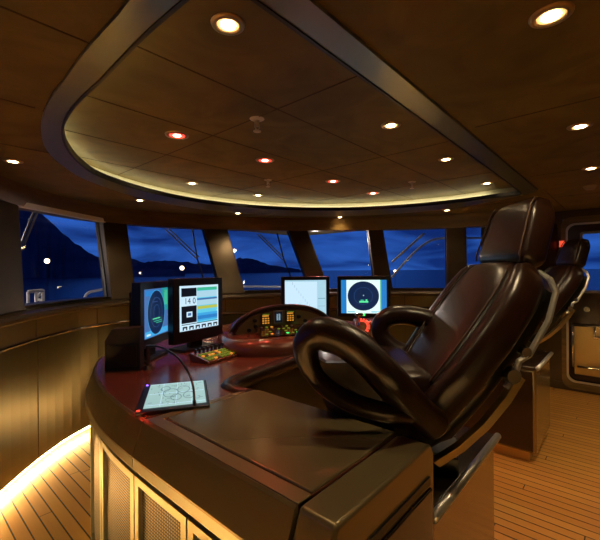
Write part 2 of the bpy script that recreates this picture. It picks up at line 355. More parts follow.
hend = Vector((hc[-1].x, aftI+.02, 0)); oend = Vector((oc[-1].x+.05, aftO+.01, 0))
na = 24
hc += [hend.lerp(Vector((.60, aftI, 0)), i/na) for i in range(1, na)]; oc += [oend.lerp(Vector((.52, aftO+.015, 0)), i/na) for i in range(1, na)]
n = len(hc); cc = Vector((2.1, 1.5, 0))
def outbox(p):
    d = (p-cc); s = 1e9
    for lo, hi, k in ((-1.15, 5.6, 0), (-2.6, 5.0, 1)):
        if d[k] > 1e-6: s = min(s, (hi-cc[k])/d[k])
        if d[k] < -1e-6: s = min(s, (lo-cc[k])/d[k])
    return cc+d*s
R = []
def z_(p, z): return Vector((p.x, p.y, z))
for i in list(range(n))+[0]:
    p = oc[i]; e = outbox(p); R.append([z_(p, ZC), z_(e, ZC), z_(e, ZC+.3), z_(p, ZC+.3)])
mb = MB(); mb.loft(R, closed=True, caps=False)
cn = [cc+Vector((x, y, 0)) for x in (0,) for y in (0,)]
# fill the box corners that the fan of rays cuts
for i in range(n):
    e0 = outbox(oc[i]); e1 = outbox(oc[(i+1) % n])
    if abs(e0.x-e1.x) > 1e-3 and abs(e0.y-e1.y) > 1e-3:
        ex = [v for v in (-1.15, 5.6) if abs(e0.x-v) < 1e-3 or abs(e1.x-v) < 1e-3][0]; ey = [v for v in (-2.6, 5.0) if abs(e0.y-v) < 1e-3 or abs(e1.y-v) < 1e-3][0]
        mb.add([z_(e0, ZC), (ex, ey, ZC), z_(e1, ZC)], [(0, 1, 2)])
st(mb.build('ceiling', 'ceiling_suede'), 'outer ceiling of mottled golden brown panels')
ol = [cc+(p-cc)*1.0 for p in hc]
def grow(path, e):
    out = []
    for i in range(len(path)):
        t = (path[(i+1) % n]-path[(i-1) % n]).normalized(); nn = Vector((-t.y, t.x, 0)); out.append(path[i]+nn*e)
    return out
def area(pts): return sum(a.x*b.y-b.x*a.y for a, b in zip(pts, pts[1:]+pts[:1]))/2
sg = 1 if area(hc) < 0 else -1
def ringmesh(rows, name, m, parent=None, cl=True, **k):
    mb = MB(); R = [[r[i] for r in rows] for i in list(range(n))+[0]]; mb.loft(R, closed=cl, caps=False); return mb.build(name, m, parent, **k)
g1 = grow(hc, .012*sg)
band = ringmesh([[z_(p, ZC-.012) for p in hc], [z_(p, ZC-.012) for p in oc], [z_(p, ZC+.01) for p in oc], [z_(p, ZC+.012) for p in hc]], 'trim_40', 'trim_grey'); st(band, 'grey metal band around the raised ceiling')
g2 = grow(hc, .10*sg)
lipr = ringmesh([[z_(p, ZC-.016) for p in grow(hc, -.004*sg)], [z_(p, ZC-.016) for p in grow(hc, .008*sg)], [z_(p, ZC+.02) for p in grow(hc, .008*sg)], [z_(p, ZC+.02) for p in grow(hc, -.004*sg)]], 'trim_42', 'black'); st(lipr, 'dark lip around the inner edge of the ceiling band')
cv = ringmesh([[z_(p, ZC+.012) for p in hc], [z_(p, ZC+.012) for p in g2], [z_(p, ZI+.02) for p in g2]], 'trim_41', 'cove_cream', cl=False); st(cv, 'cream light cove around the raised ceiling')
mb = MB(); mb.prism([(p.x, p.y) for p in g2], ZI, ZI+.03); st(mb.build('ceiling_raised', 'ceiling_suede'), 'raised ceiling field of mottled golden brown panels').name = 'ceiling_panel'
# led in the cove (only along the curved front and port side)
fr0 = [i for i in range(90) if hc[i].y > 1.0]
lp = [grow(hc, .055*sg)[i] for i in fr0]
mb = MB(); mb.loft([[z_(p, ZC+.014)+Vector((0, 0, 0)), z_(p, ZC+.024), z_(cc+(p-cc)*1.004, ZC+.024), z_(cc+(p-cc)*1.004, ZC+.014)] for p in lp]); lo = mb.build('cove_light', 'led_warm'); tag(lo, 'warm white light line tucked in the curved edge of the raised ceiling', 'light strip')
# second thin bright lip line
# ceiling joints
def joint(a, b, z, idx):
    a = Vector(a); b = Vector(b); t = (b-a).normalized()*.003; s_ = Vector((-t.y, t.x)); mb = MB(); mb.prism([a+s_, b+s_, b-s_, a-s_], z-.0015, z+.004); st(mb.build('trim_%d' % idx, 'seam'), 'dark joint line between ceiling panels')
def clipline(px, z): 
    a = Pz(*px[0], z); b = Pz(*px[1], z); return (a.x, a.y), (b.x, b.y)
jn = 50
for y in (1.24, 1.75, 2.26, 2.72):
    xs = [p for p in g2]; cr_ = []
    for i in range(n):
        a, b_ = g2[i], g2[(i+1) % n]
        if (a.y-y)*(b_.y-y) < 0: cr_.append(a.x+(b_.x-a.x)*(y-a.y)/(b_.y-a.y))
    joint((min(cr_)+.01, y), (max(cr_)-.01, y), ZI, jn); jn += 1
for x in (1.246, 2.25, 3.2):
    cr_ = []
    for i in range(n):
        a, b_ = g2[i], g2[(i+1) % n]
        if (a.x-x)*(b_.x-x) < 0: cr_.append(a.y+(b_.y-a.y)*(x-a.x)/(b_.x-a.x))
    joint((x, min(cr_)+.01), (x, max(cr_)-.01), ZI, jn); jn += 1
for a, b_ in (((-.7, 1.2), (.43, 1.2)), ((-.6, 1.84), (.43, 1.84)), ((-.1, 2.48), (.68, 2.48)), ((1.9, -2.4), (1.9, .55)), ((3.2, -2.4), (3.2, .55)), ((.5, -.25), (5.4, -.25)), ((4.3, -2.4), (4.3, 1.2)), ((3.9, .55), (5.3, .55))):
    joint(a, b_, ZC, jn); jn += 1
# ------------------------------------------------------------------ downlights
def downlight(u, v, z, kind, label, group, power=9, rad=.034):
    p = Pz(u, v, z); e = empty('downlight', p, label, 'ceiling light', group=group)
    mb = MB(); k = 24
    prof = [(rad*1.0, -.001), (rad*1.05, -.007), (rad*1.5, -.004), (rad*1.55, .0), (rad*1.55, .003), (rad*1.0, .003)]
    mb.loft([[Vector((r*math.cos(2*math.pi*j/k), r*math.sin(2*math.pi*j/k), zz)) for r, zz in prof] for j in list(range(k))+[0]], caps=False); mb.build('ring', 'lamp_ring', e, smooth=True)
    mb = MB(); mb.disc((0, 0, -.003), (0, 0, 1), rad*.98, rad, .004); mb.build('lens', 'halo_red' if kind == 'red' else 'halo_white', e)  # glowing disc imitates the glare halo around the bulb
    mb = MB(); mb.disc((0, 0, -.0055), (0, 0, 1), rad*(.45 if kind == 'red' else .66), rad*(.5 if kind == 'red' else .7), .002); mb.build('bulb', 'bulb_red' if kind == 'red' else 'bulb_white', e)
    ld = bpy.data.lights.new('lamp', 'SPOT'); ld.energy = power; ld.color = (1, .12, .07) if kind == 'red' else (1, .76, .42); ld.spot_size = math.radians(125); ld.spot_blend = .9; ld.shadow_soft_size = .03
    lo = bpy.data.objects.new('lamp', ld); C.objects.link(lo); lo.location = (0, 0, -.02); lo.parent = e
    return e
WL = 10.5
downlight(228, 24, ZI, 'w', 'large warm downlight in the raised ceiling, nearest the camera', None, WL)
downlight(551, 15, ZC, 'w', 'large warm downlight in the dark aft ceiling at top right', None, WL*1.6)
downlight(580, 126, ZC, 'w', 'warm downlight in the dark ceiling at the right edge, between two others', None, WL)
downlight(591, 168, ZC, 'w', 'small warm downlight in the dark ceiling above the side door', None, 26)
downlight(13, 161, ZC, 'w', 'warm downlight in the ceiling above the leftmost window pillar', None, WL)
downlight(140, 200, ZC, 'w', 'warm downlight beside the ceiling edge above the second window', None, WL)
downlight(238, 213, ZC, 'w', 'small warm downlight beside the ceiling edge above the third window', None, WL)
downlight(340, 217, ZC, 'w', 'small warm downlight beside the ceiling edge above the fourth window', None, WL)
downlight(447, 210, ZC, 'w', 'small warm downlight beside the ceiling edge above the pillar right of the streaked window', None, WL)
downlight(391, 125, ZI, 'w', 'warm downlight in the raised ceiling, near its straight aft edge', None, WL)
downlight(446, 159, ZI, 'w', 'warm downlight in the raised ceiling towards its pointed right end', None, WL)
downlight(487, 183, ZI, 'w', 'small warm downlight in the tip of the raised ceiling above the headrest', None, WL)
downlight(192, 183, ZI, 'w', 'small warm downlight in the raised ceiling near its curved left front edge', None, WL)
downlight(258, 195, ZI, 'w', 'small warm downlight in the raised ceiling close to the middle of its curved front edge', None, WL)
RL = 13
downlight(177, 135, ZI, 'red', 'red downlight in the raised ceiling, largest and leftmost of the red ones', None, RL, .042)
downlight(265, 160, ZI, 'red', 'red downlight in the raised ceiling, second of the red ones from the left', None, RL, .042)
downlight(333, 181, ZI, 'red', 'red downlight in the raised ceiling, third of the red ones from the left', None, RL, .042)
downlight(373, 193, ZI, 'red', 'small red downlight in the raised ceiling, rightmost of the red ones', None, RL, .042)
def added_downlight(x, y, label):  # unseen ceiling light added to brighten the floor on the right
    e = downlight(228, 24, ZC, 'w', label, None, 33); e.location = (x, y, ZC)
added_downlight(4.3, -.7, 'added warm downlight in the aft ceiling on the starboard side, outside the frame'); added_downlight(3.0, -.7, 'added unseen warm downlight in the aft ceiling behind the camera, nearer the centre')
def sprinkler(u, v, z, label, s=1.):
    p = Pz(u, v, z); e = empty('sprinkler', p, label, 'sprinkler'); mb = MB(); mb.disc((0, 0, -.008), (0, 0, 1), .02*s, .034*s, .008); mb.build('flange', 'plate_metal', e, smooth=False)
    mb = MB(); mb.disc((0, 0, -.035*s), (0, 0, 1), .008*s, .012*s, .03*s); mb.tube([(-.012*s, 0, -.02*s), (-.014*s, 0, -.04*s), (0, 0, -.052*s), (.014*s, 0, -.04*s), (.012*s, 0, -.02*s)], .003*s, 6); mb.disc((0, 0, -.058*s), (0, 0, 1), .018*s, .018*s, .004*s, 12); mb.build('nozzle', 'plate_metal', e)
sprinkler(257, 119, ZI, 'chrome sprinkler head in the raised ceiling, largest and nearest', 1.1)
sprinkler(268, 180, ZI, 'small chrome sprinkler head in the raised ceiling, between two red lights')
sprinkler(412, 182, ZI, 'small chrome sprinkler head in the raised ceiling, right of the rightmost red light')
p = Pz(590, 197, ZC) if False else Pz(590, 186, ZC); mb = MB(); mb.disc(p-Vector((0, 0, .03)), (0, 0, 1), .03, .05, .03); tag(mb.build('smoke_detector', 'cover_grey'), 'small round smoke detector on the ceiling above the side door', 'smoke detector')
# ------------------------------------------------------------------ helm console
DZ = .95
con = empty('helm_console', (1.3, 1.9, 0), 'long curved bronze and mahogany helm console holding the screens', 'console')
def cobj(o): o.parent = con; o.matrix_parent_inverse = Matrix.Translation((-1.3, -1.9, 0)); return o
outer = [Vector(p) for p in [(.583, .53), (.585, .9), (.588, 1.22), (.605, 1.5), (.66, 1.81), (.75, 2.1), (.90, 2.36), (1.2, 2.58), (1.6, 2.72), (2.2, 2.8), (2.75, 2.7), (3.0, 2.4), (3.0, 1.9)]]
OUT = cr(outer, 8)
inner = [Vector(p) for p in [(1.035, .53), (1.035, 1.16), (1.0, 1.2), (.972, 1.26), (.99, 1.335), (1.1, 1.375), (1.55, 1.43), (2.2, 1.5), (2.8, 1.62), (3.0, 1.8)]]
inn = inner[:2]+cr(inner[2:], 6)
mb = MB(); poly = OUT+inn[::-1]
# strip triangulation by resampling both sides
oa = resample(OUT, 80); ia = resample(inn, 80)
R = [[z_(a, DZ), z_(b_, DZ), z_(b_, DZ-.05), z_(a, DZ-.05)] for a, b_ in zip(oa, ia)]
mb.loft(R); cobj(mb.build('desk_top', 'desk_red'))
def sub(path, a, b):   # by fraction range of y along first part
    return path
iA = min(range(len(OUT)), key=lambda i: (OUT[i]-Vector((.588, 1.22))).length)
def edge(path, nm):
    cobj(sweep(path, [(-.004, DZ+.001), (0, DZ+.002), (.008, DZ-.004), (.045, DZ-.105), (.045, DZ-.112), (-.004, DZ-.112)], nm, 'bronze'))
    cobj(sweep(path, [(.043, DZ-.113), (.045, DZ-.145), (.035, DZ-.155), (-.004, DZ-.155), (-.004, DZ-.113)], 'edge_lip', 'champagne'))
pA = resample(OUT[:iA+1], 16); pB = resample(OUT[iA:], 60)
pA[-1] = pA[-1]+(pA[-2]-pA[-1]).normalized()*.003; pB[0] = pB[0]+(pB[1]-pB[0]).normalized()*.0
edge(pA, 'edge_panel'); edge(pB, 'edge_panel')
# cabinet under the desk
FULL = resample(OUT, 120)
cobj(sweep(FULL, [(.005, DZ-.155), (.005, .09), (-.3, .09), (-.3, DZ-.155)], 'cabinet_core', 'black_matt'))
cobj(sweep(FULL, [(-.02, .09), (-.02, .0), (-.3, .0), (-.3, .09)], 'toe_kick', 'champagne'))
cobj(sweep(FULL, [(-.012, .088), (.0, .088), (.0, .078), (-.012, .078)], 'toe_light', 'led_toe'))
ds = [0]
for a, b_ in zip(FULL, FULL[1:]): ds.append(ds[-1]+(b_-a).length)
def cutpath(s0, s1, k=10):
    out = []
    for i in range(k):
        s = s0+(s1-s0)*i/(k-1)
        j = max(0, min(len(ds)-2, next((q for q in range(len(ds)-1) if ds[q+1] >= s), len(ds)-2))); t = (s-ds[j])/(ds[j+1]-ds[j]); out.append(FULL[j].lerp(FULL[j+1], t))
    return out
def s_of(pt): i = min(range(len(FULL)), key=lambda i: (FULL[i]-pt).length); return ds[i]
stiles = [Vector((.585, .56)), Vector((.585, .92)), Vector((.589, 1.24)), Vector((.64, 1.66))]
ss = [ds[0]+.0]; s = s_of(Vector((.589, 1.235)))
sb = [s-.66, s-.33, s, s+.37, s+.76, s+1.15, s+1.55, s+2.0, s+2.5]
ZA, ZB = .13, .765
for i in range(len(sb)-1):
    a, b_ = max(0.01, sb[i]), sb[i+1]-.004
    pth = cutpath(a+.004, b_, 12)
    def fr4(o0, o1):
        mb = MB(); nn = normals(pth); w_ = .035
        def strip(pp, za, zb):
            nn = normals(pp); mb.loft([[Vector((p.x+q.x*o0, p.y+q.y*o0, za)), Vector((p.x+q.x*o1, p.y+q.y*o1, za)), Vector((p.x+q.x*o1, p.y+q.y*o1, zb)), Vector((p.x+q.x*o0, p.y+q.y*o0, zb))] for p, q in zip(pp, nn)])
        strip(pth, ZB-.025, ZB); strip(pth, ZA, ZA+.04); strip(cutpath(a+.004, a+.032, 3), ZA+.04, ZB-.025); strip(cutpath(b_-.028, b_, 3), ZA+.04, ZB-.025); return mb
    fo = cobj(fr4(.006, .026).build('cabinet_door', 'champagne'))
    g = uvstrip(cutpath(a+.03, b_-.026, 10), .012, ZA+.03, ZB-.02, 'grille', 'grille', fo)
# raised lid
LZ = DZ+.006
mb = MB(); mb.prism([(.636, .532), (1.04, .532), (1.04, 1.15), (1.02, 1.172), (.645, 1.172), (.636, 1.163)], DZ-.05, LZ); cobj(mb.build('hatch_lid', 'bronze_lid', bevel=.006))
mb = MB(); mb.prism([(.586, .53), (.632, .53), (.632, 1.178), (1.03, 1.178), (1.02, 1.2), (.587, 1.215)], DZ-.05, DZ+.004); cobj(mb.build('lid_surround', 'bronze', bevel=.003))
# aft end cap
mb = MB(); poly = [(.583, .953), (.538, .842), (.538, .795), (.56, .79), (.56, .02), (1.06, .02), (1.06, .92), (1.045, .945), (1.02, .955)]
mb.loft([[Vector((x, .425, z)) for x, z in poly], [Vector((x, .526, z)) for x, z in poly]]); cobj(mb.build('end_cap', 'bronze', bevel=.022, seg=5))
mb = MB(); mb.box(.70, .420, .845, 1.02, .43, .868); cobj(mb.build('slot', 'black'))
mb = MB(); mb.box(.66, .417, .10, 1.03, .43, .835); cobj(mb.build('end_panel', 'dark_bronze', bevel=.008))
mb = MB(); mb.box(1.0, .53, .02, 1.045, 1.2, .9); cobj(mb.build('side_panel', 'olive_panel', bevel=.004))
inP = [Vector(p) for p in [(1.0, 1.22), (1.02, 1.36), (1.2, 1.42), (1.55, 1.47), (2.2, 1.54), (2.8, 1.66)]]
cobj(sweep(resample(cr(inP, 6), 30), [(0, .05), (0, .9), (.03, .9), (.03, .05)], 'knee_panel', 'olive_panel'))
# padded edge along the recess
bp_ = cr([(1.04, 1.10, .90), (1.02, 1.18, .935), (.985, 1.215, .95), (.972, 1.275, .955), (1.0, 1.335, .957), (1.12, 1.385, .957), (1.55, 1.44, .957), (2.2, 1.51, .957), (2.8, 1.63, .957)], 8)
mb = MB(); mb.tube([p+Vector((.014, -.014, -.026)) for p in bp_], .038, 14); cobj(mb.build('padded_edge', 'leather', smooth=True))
# instrument hood
ctr = Vector((1.80, 1.74, 0)); ax = Vector((.89, -.455, 0)).normalized(); nr = Vector((-.455, -.89, 0)).normalized()
def HL(a, f, z): return ctr+ax*a+nr*f+Vector((0, 0, z))
mb = MB(); k = 40; rings = []
def sup(a, b_, th, e=2.6):
    c, s_ = math.cos(th), math.sin(th); return (math.copysign(abs(c)**(2/e), c)*a, math.copysign(abs(s_)**(2/e), s_)*b_)
for z, ga, gf in ((DZ-.01, .47, .33), (DZ+.04, .475, .335), (DZ+.075, .46, .32), (DZ+.09, .43, .29), (DZ+.092, .35, .2)):
    rings.append([HL(sup(ga, gf, 2*math.pi*j/k)[0]+.03, sup(ga, gf, 2*math.pi*j/k)[1]+.0, z) for j in range(k)])
mb.loft(rings); hood = cobj(mb.build('instrument_console', 'desk_red', smooth=True))
# arched cowl: section across a, arch height
mb = MB(); rings = []
def arch(a, hw=.36, hh=.17): 
    t = max(0, 1-(abs(a)/hw)**2.4); return hh*t**.62
nA = 30; zb = DZ+.085
for f, sc in ((-.2, .3), (-.17, .75), (-.1, .97), (.0, 1.0), (.015, .98)):
    rings.append([HL(-.36+.72*j/nA, f, zb+arch(-.36+.72*j/nA)*sc) for j in range(nA+1)]+[HL(.36, f, zb-.02), HL(-.36, f, zb-.02)])
mb.loft(rings); cobj(mb.build('cowl', 'desk_red', smooth=True))
mb = MB(); mb.tube([HL(-.355+.71*j/nA, .012, zb+.002+arch(-.355+.71*j/nA)) for j in range(nA+1)], .016, 8); cobj(mb.build('cowl_rim', 'leather', smooth=True))
mb = MB(); mb.add([HL(-.33+.66*j/nA, .017, zb-.01) for j in range(nA+1)]+[HL(-.33+.66*j/nA, .017, zb+.88*arch(-.33+.66*j/nA, .335)) for j in range(nA+1)], [(j, j+1, nA+2+j, nA+1+j) for j in range(nA)]); face = cobj(mb.build('instrument_face', 'bronze'))
def on_face(a, z, w, h, body, lit, nm, f=.02):
    mb = MB(); mx = Matrix.Identity(4)
    q = [HL(a-w/2, f, z-h/2), HL(a+w/2, f, z-h/2), HL(a+w/2, f, z+h/2), HL(a-w/2, f, z+h/2)]; q2 = [p+nr*.012 for p in q]
    mb.add(q+q2, [(4, 5, 6, 7), (0, 1, 5, 4), (1, 2, 6, 5), (2, 3, 7, 6), (3, 0, 4, 7)]); o = mb.build(nm, body, face); 
    if lit:
        mb = MB()
        for (x0, z0, x1, z1, mi) in lit:
            mb.add([HL(a+x0*w, f+.0135, z+z0*h), HL(a+x1*w, f+.0135, z+z0*h), HL(a+x1*w, f+.0135, z+z1*h), HL(a+x0*w, f+.0135, z+z1*h)], [(0, 1, 2, 3)], mi)
        mb.build('readout', ['key_amber', 'key_green', 'scr_black', 'scr_grey'], face)
seg = []
for i in range(3):
    for j in range(3): seg.append((-.4+j*.28, -.42+i*.2, -.2+j*.28, -.3+i*.2, 0))
seg += [(-.4, .2, .3, .32, 0), (-.36, .34, .42, .44, 1)]
on_face(-.135, zb+0.098, .062, .075, 'black', seg, 'rudder_display')
on_face(-.05, zb+0.106, .062, .085, 'key_grey', [(-.38, -.4, .38, .4, 2), (-.2, -.25, .2, .25, 3), (-.1, -.3, .08, .3, 2)], 'gauge')
on_face(.035, zb+0.108, .062, .075, 'black', seg, 'heading_display')
mb = MB()
for a, z in ((-.2, .05), (-.245, .03), (-.205, .09), (.1, .1), (.145, .07), (.19, .055), (.235, .03), (.12, .035)):
    mb = MB(); mb.disc(HL(a, .018, zb+z), nr, .014, .011, .012, 12); mb.build('knob', 'black', face)
# button tray before the face
mb = MB(); q = [HL(-.2, .025, zb+.01), HL(.2, .025, zb+.01), HL(.22, .2, zb+.008), HL(-.22, .2, zb+.008)]; q2 = [p+Vector((0, 0, .04 if i < 2 else .008)) for i, p in enumerate(q)]
mb.loft([q, q2]); tray = cobj(mb.build('button_tray', 'dark_bronze'))
mb = MB()
for i in range(11):
    for j in range(4):
        if random.random() < .3: continue
        c = HL(-.17+i*.034, .05+j*.04, zb+.046-.025*(j/3)); mi = random.choice([0, 0, 1, 1, 2, 3, 3, 4, 4, 4]); e = .007
        mb.box(c.x-e, c.y-e, c.z-.005, c.x+e, c.y+e, c.z+.004, mi=mi)
o = mb.build('buttons', ['key_amber', 'key_green', 'led_green', 'key_grey', 'black'], tray); tag(o, kind='stuff')
# raised side shelf to starboard with throttle
# ------------------------------------------------------------------ monitors
def monitor(uL, uR, dL, dR, vT, vB, label, content, thick=.05, bez=.028, foot=True, tilt=0, bezb=None):
    a = P(uL, 270, dL); b_ = P(uR, 270, dR); c = (a+b_)/2; c.z = 0
    zt = (P(uL, vT, dL).z+P(uR, vT, dR).z)/2; zb_ = P(uL, vB, dL).z
    w = (b_-a); w.z = 0; W = w.length; rz = math.atan2(w.y, w.x)
    zd = DZ if zb_ < 1.15 else DZ
    e = empty('monitor', (c.x, c.y, DZ), label, 'monitor', rz)
    hw = W/2; z0 = zb_-DZ; z1 = zt-DZ; bb = bezb or bez
    mb = MB(); mb.box(-hw, 0, z0, hw, thick, z1); mb.build('housing', 'black', e, bevel=.006)
    if foot:
        mb = MB(); mb.box(-.05, thick*.6, .01, .05, thick+.02, z0+.1); mb.build('stand', 'black', e, bevel=.004)
        mb = MB(); mb.box(-.13, -.01, 0, .13, .14, .014); mb.build('foot', 'black', e, bevel=.004)
    sw = W-2*bez; sh = (z1-z0)-bez-bb
    mb = MB(); mats = []
    def mi(nm):
        if nm not in mats: mats.append(nm)
        return mats.index(nm)
    for li, it in enumerate(content):
        y = -.0015-.0004*li
        if it[0] == 'r':
            _, x0, y0, x1, y1, nm = it
            vs = [(x0, y0), (x1, y0), (x1, y1), (x0, y1)]
        elif it[0] == 'e':
            _, cx, cy, rx, ry, nm = it
            vs = [(cx+rx*math.cos(2*math.pi*j/40), cy+ry*math.sin(2*math.pi*j/40)) for j in range(40)]
        elif it[0] == 'o':
            _, cx, cy, rx, ry, wd, nm = it
            for j in range(40):
                t0, t1 = 2*math.pi*j/40, 2*math.pi*(j+1)/40
                mb.add([(-hw+bez+(cx+(rx+o_*wd)*math.cos(t))*sw, y, z0+bb+(cy+(ry+o_*wd)*math.sin(t))*sh) for t, o_ in ((t0, 0), (t1, 0), (t1, 1), (t0, 1))], [(0, 1, 2, 3)], mi(nm))
            continue
        mb.add([(-hw+bez+x*sw, y, z0+bb+yy*sh) for x, yy in vs], [tuple(range(len(vs)))], mi(nm))
    mm = mesh(mb.v, mb.f, False)
    for p_, i_ in zip(mm.polygons, mb.mi): p_.material_index = i_
    obj('screen', mm, mats, e)
    return e, (hw, z0, z1, bez, bb, sw, sh)
# radar 1
c1 = [('r', 0, 0, 1, 1, 'scr_steel'), ('r', .72, .5, 1, 1, 'scr_teal'), ('r', .82, .62, .98, .95, 'scr_green'), ('r', .02, .02, .98, .14, 'scr_blue2'), ('r', .04, .86, .6, .97, 'scr_blue'), ('e', .47, .5, .36, .46, 'scr_navy'), ('o', .47, .5, .36, .46, .012, 'scr_blue2'), ('o', .47, .5, .24, .31, .006, 'scr_steel'), ('o', .47, .5, .12, .155, .006, 'scr_steel'),
      ('r', .3, .36, .62, .38, 'scr_limegreen'), ('r', .34, .31, .68, .325, 'scr_green'), ('r', .44, .27, .7, .285, 'scr_green'), ('r', .3, .72, .5, .735, 'scr_violet'), ('r', .05, .05, .2, .09, 'scr_white')]
monitor(140, 170, 1.96, 2.33, 281.5, 351, 'angled monitor with blue oval radar picture, leftmost on the console', c1, bez=.04, bezb=.05)
# data monitor 2
c2 = [('r', 0, 0, 1, 1, 'scr_white'), ('r', .42, .13, .96, .95, 'scr_cyan'), ('r', .42, .88, .96, .95, 'scr_green'), ('r', .42, .72, .96, .87, 'scr_pale'), ('r', .42, .66, .96, .70, 'scr_steel'), ('r', .42, .54, .96, .66, 'scr_pale'), ('r', .42, .45, .96, .52, 'scr_yellow'), ('r', .42, .40, .96, .45, 'scr_cyan'), ('r', .42, .18, .96, .36, 'scr_blue2'), ('r', .42, .22, .96, .3, 'scr_blue'),
      ('r', .03, .76, .4, .95, 'scr_black'), ('r', .03, .17, .4, .55, 'scr_black'), ('r', .15, .3, .29, .42, 'scr_white'), ('r', .18, .33, .26, .39, 'scr_steel'), ('r', .03, .135, .96, .15, 'scr_black')]
for i in range(6): c2.append(('r', .05+i*.155, .02, .16+i*.155, .10, 'scr_black')); c2.append(('r', .08+i*.155, .02, .13+i*.155, .065, 'scr_white'))
m2, g = monitor(173, 222.5, 2.2, 2.56, 278, 346, 'monitor showing a data page with green, yellow and blue bands', c2, bez=.046, bezb=.075)
hw, z0, z1, bz, bb, sw, sh = g
tm = text_mesh('14 0', .052); o = obj('reading', tm, 'scr_black', m2); o.rotation_euler = (math.pi/2, 0, 0); o.location = (-hw+bz+.22*sw, -.012, z0+bb+.655*sh)
c3 = [('r', 0, 0, 1, 1, 'scr_pale'), ('r', 0, .04, .78, .96, 'scr_white'), ('r', .8, .04, .98, .96, 'scr_pale'), ('r', .8, .5, .98, .52, 'scr_line'), ('r', .8, .3, .98, .31, 'scr_line')]+[('r', .18+.05*i, .88-.075*i, .19+.05*i, .95-.075*i, 'scr_grey') for i in range(9)]
monitor(281, 329.5, 3.0, 3.05, 276.5, 322, 'monitor showing a pale chart, standing left of the round radar screen', c3, bez=.03)
c4 = [('r', 0, 0, 1, 1, 'scr_teal'), ('r', .0, 0, .12, 1, 'scr_blue'), ('r', .88, 0, 1, 1, 'scr_blue'), ('r', .12, 0, .88, 1, 'scr_pure'), ('r', .86, 0, .89, 1, 'scr_green'), ('e', .49, .52, .345, .44, 'scr_navy'), ('o', .49, .52, .2, .255, .004, 'scr_steel'), ('r', .40, .32, .60, .37, 'scr_limegreen'), ('r', .43, .37, .5, .41, 'scr_green'), ('r', .54, .37, .58, .42, 'scr_limegreen'), ('r', .485, .52, .505, .55, 'scr_white'), ('r', .14, .03, .3, .06, 'scr_cyan'), ('r', .66, .03, .84, .06, 'scr_cyan')]
monitor(337, 390.5, 2.85, 2.8, 276, 317, 'monitor showing a dark round radar disc on bright white', c4, bez=.03)
# black housings at the port end
pe = Pz(125, 369, DZ)
mb = MB(); e = empty('equipment_case', (pe.x, pe.y, DZ), 'low black equipment case on the console beside the leftmost monitor', 'equipment case', math.radians(-41))
mx = Matrix.Rotation(0, 4, 'Z'); mb.loft([[Vector((x, y, z)) for x, z in ((-.085, 0), (.085, 0), (.085, .215), (-.05, .21), (-.085, .15))] for y in (-.04, .04)]); mb.build('case_body', 'black_matt', e, bevel=.006)
mb = MB(); mb.box(-.07, -.044, .02, .07, -.038, .13); mb.build('case_panel', 'dark_body', e)
p = P(136, 300, 2.08); e = empty('monitor_bracket', (p.x, p.y, DZ), 'tall black bracket standing behind the leftmost monitor', 'bracket', math.radians(-41))
mb = MB(); mb.box(-.033, -.02, 0, .03, .03, .385); mb.build('post', 'black_matt', e, bevel=.008); mb = MB(); mb.box(-.045, -.03, 0, .045, .05, .02); mb.build('base', 'black_matt', e)
# keypad with trackball
p0, p1, p2, p3 = Pz(189, 357, .97), Pz(205, 364, .965), Pz(252, 351, .97), Pz(232, 343, .985)
c = (p0+p1+p2+p3)/4; c.z = DZ; dx = ((p2-p1)+(p3-p0)); dx.z = 0; rz = math.atan2(dx.y, dx.x)
kb = empty('keypad', c, 'sloping control keypad with green lit keys and trackball, below the data monitor', 'keypad', rz)
hw = .165; hd = .075
mb = MB(); mb.loft([[Vector((x, -hd, 0)), Vector((x, hd, 0)), Vector((x, hd, .045)), Vector((x, -hd, .014))] for x in (-hw, hw)]); mb.build('case', 'desk_red', kb, bevel=.004)
mb = MB()
def kz(y): return .014+(y+hd)/(2*hd)*.031
for i in range(10):
    for j in range(4):
        x = -hw+.022+i*.024; y = -hd+.018+j*.024; mb.box(x, y, kz(y), x+.016, y+.014, kz(y+.014)+.004, mi=random.choice([0, 0, 0, 1, 2]))
mb.build('keys', ['key_green', 'key_grey', 'key_amber'], kb)
mb = MB()
for i in range(8): x = -hw+.03+i*.03; mb.disc((x, hd-.016, kz(hd-.016)), (0, -.2, 1), .008, .006, .022, 10)
mb.build('knobs', 'black', kb)
mb = MB(); mb.disc((hw-.05, .03, .03), (0, -.2, 1), .038, .03, .02, 16); mb.build('trackball_ring', 'leather_pipe', kb)
bm = bmesh.new(); bmesh.ops.create_uvsphere(bm, u_segments=16, v_segments=10, radius=.024); me = bpy.data.meshes.new('b'); bm.to_mesh(me); bm.free(); o = obj('trackball', me, 'black', kb, smooth=True); o.location = (hw-.05, .028, .055)
# chart tablet flat on desk
q = [Pz(145, 385, .966), Pz(198.5, 380.5, .966), Pz(212, 401, .966), Pz(150, 408, .966)]
c = sum(q, Vector())/4; dx = (q[1]-q[0])+(q[2]-q[3]); rz = math.atan2(dx.y, dx.x)
tb = empty('chart_tablet', (c.x, c.y, DZ), 'flat lit chart display lying on the desk at the left edge of the console', 'tablet', rz)
inv = Matrix.Rotation(-rz, 4, 'Z') @ Matrix.Translation((-c.x, -c.y, -DZ))
ql = [inv @ p for p in q]; ow = [Vector((p.x*1.12-(.012 if p.x < 0 else -.006), p.y*1.28, 0)) for p in ql]
xs = sorted(p.x for p in ql); ys = sorted(p.y for p in ql); x0, x1 = (xs[0]+xs[1])/2, (xs[2]+xs[3])/2; y0, y1 = (ys[0]+ys[1])/2, (ys[2]+ys[3])/2
mb = MB(); mb.box(x0-.025, y0-.03, 0, x1+.012, y1+.014, .013); mb.build('case', 'black', tb, bevel=.004)
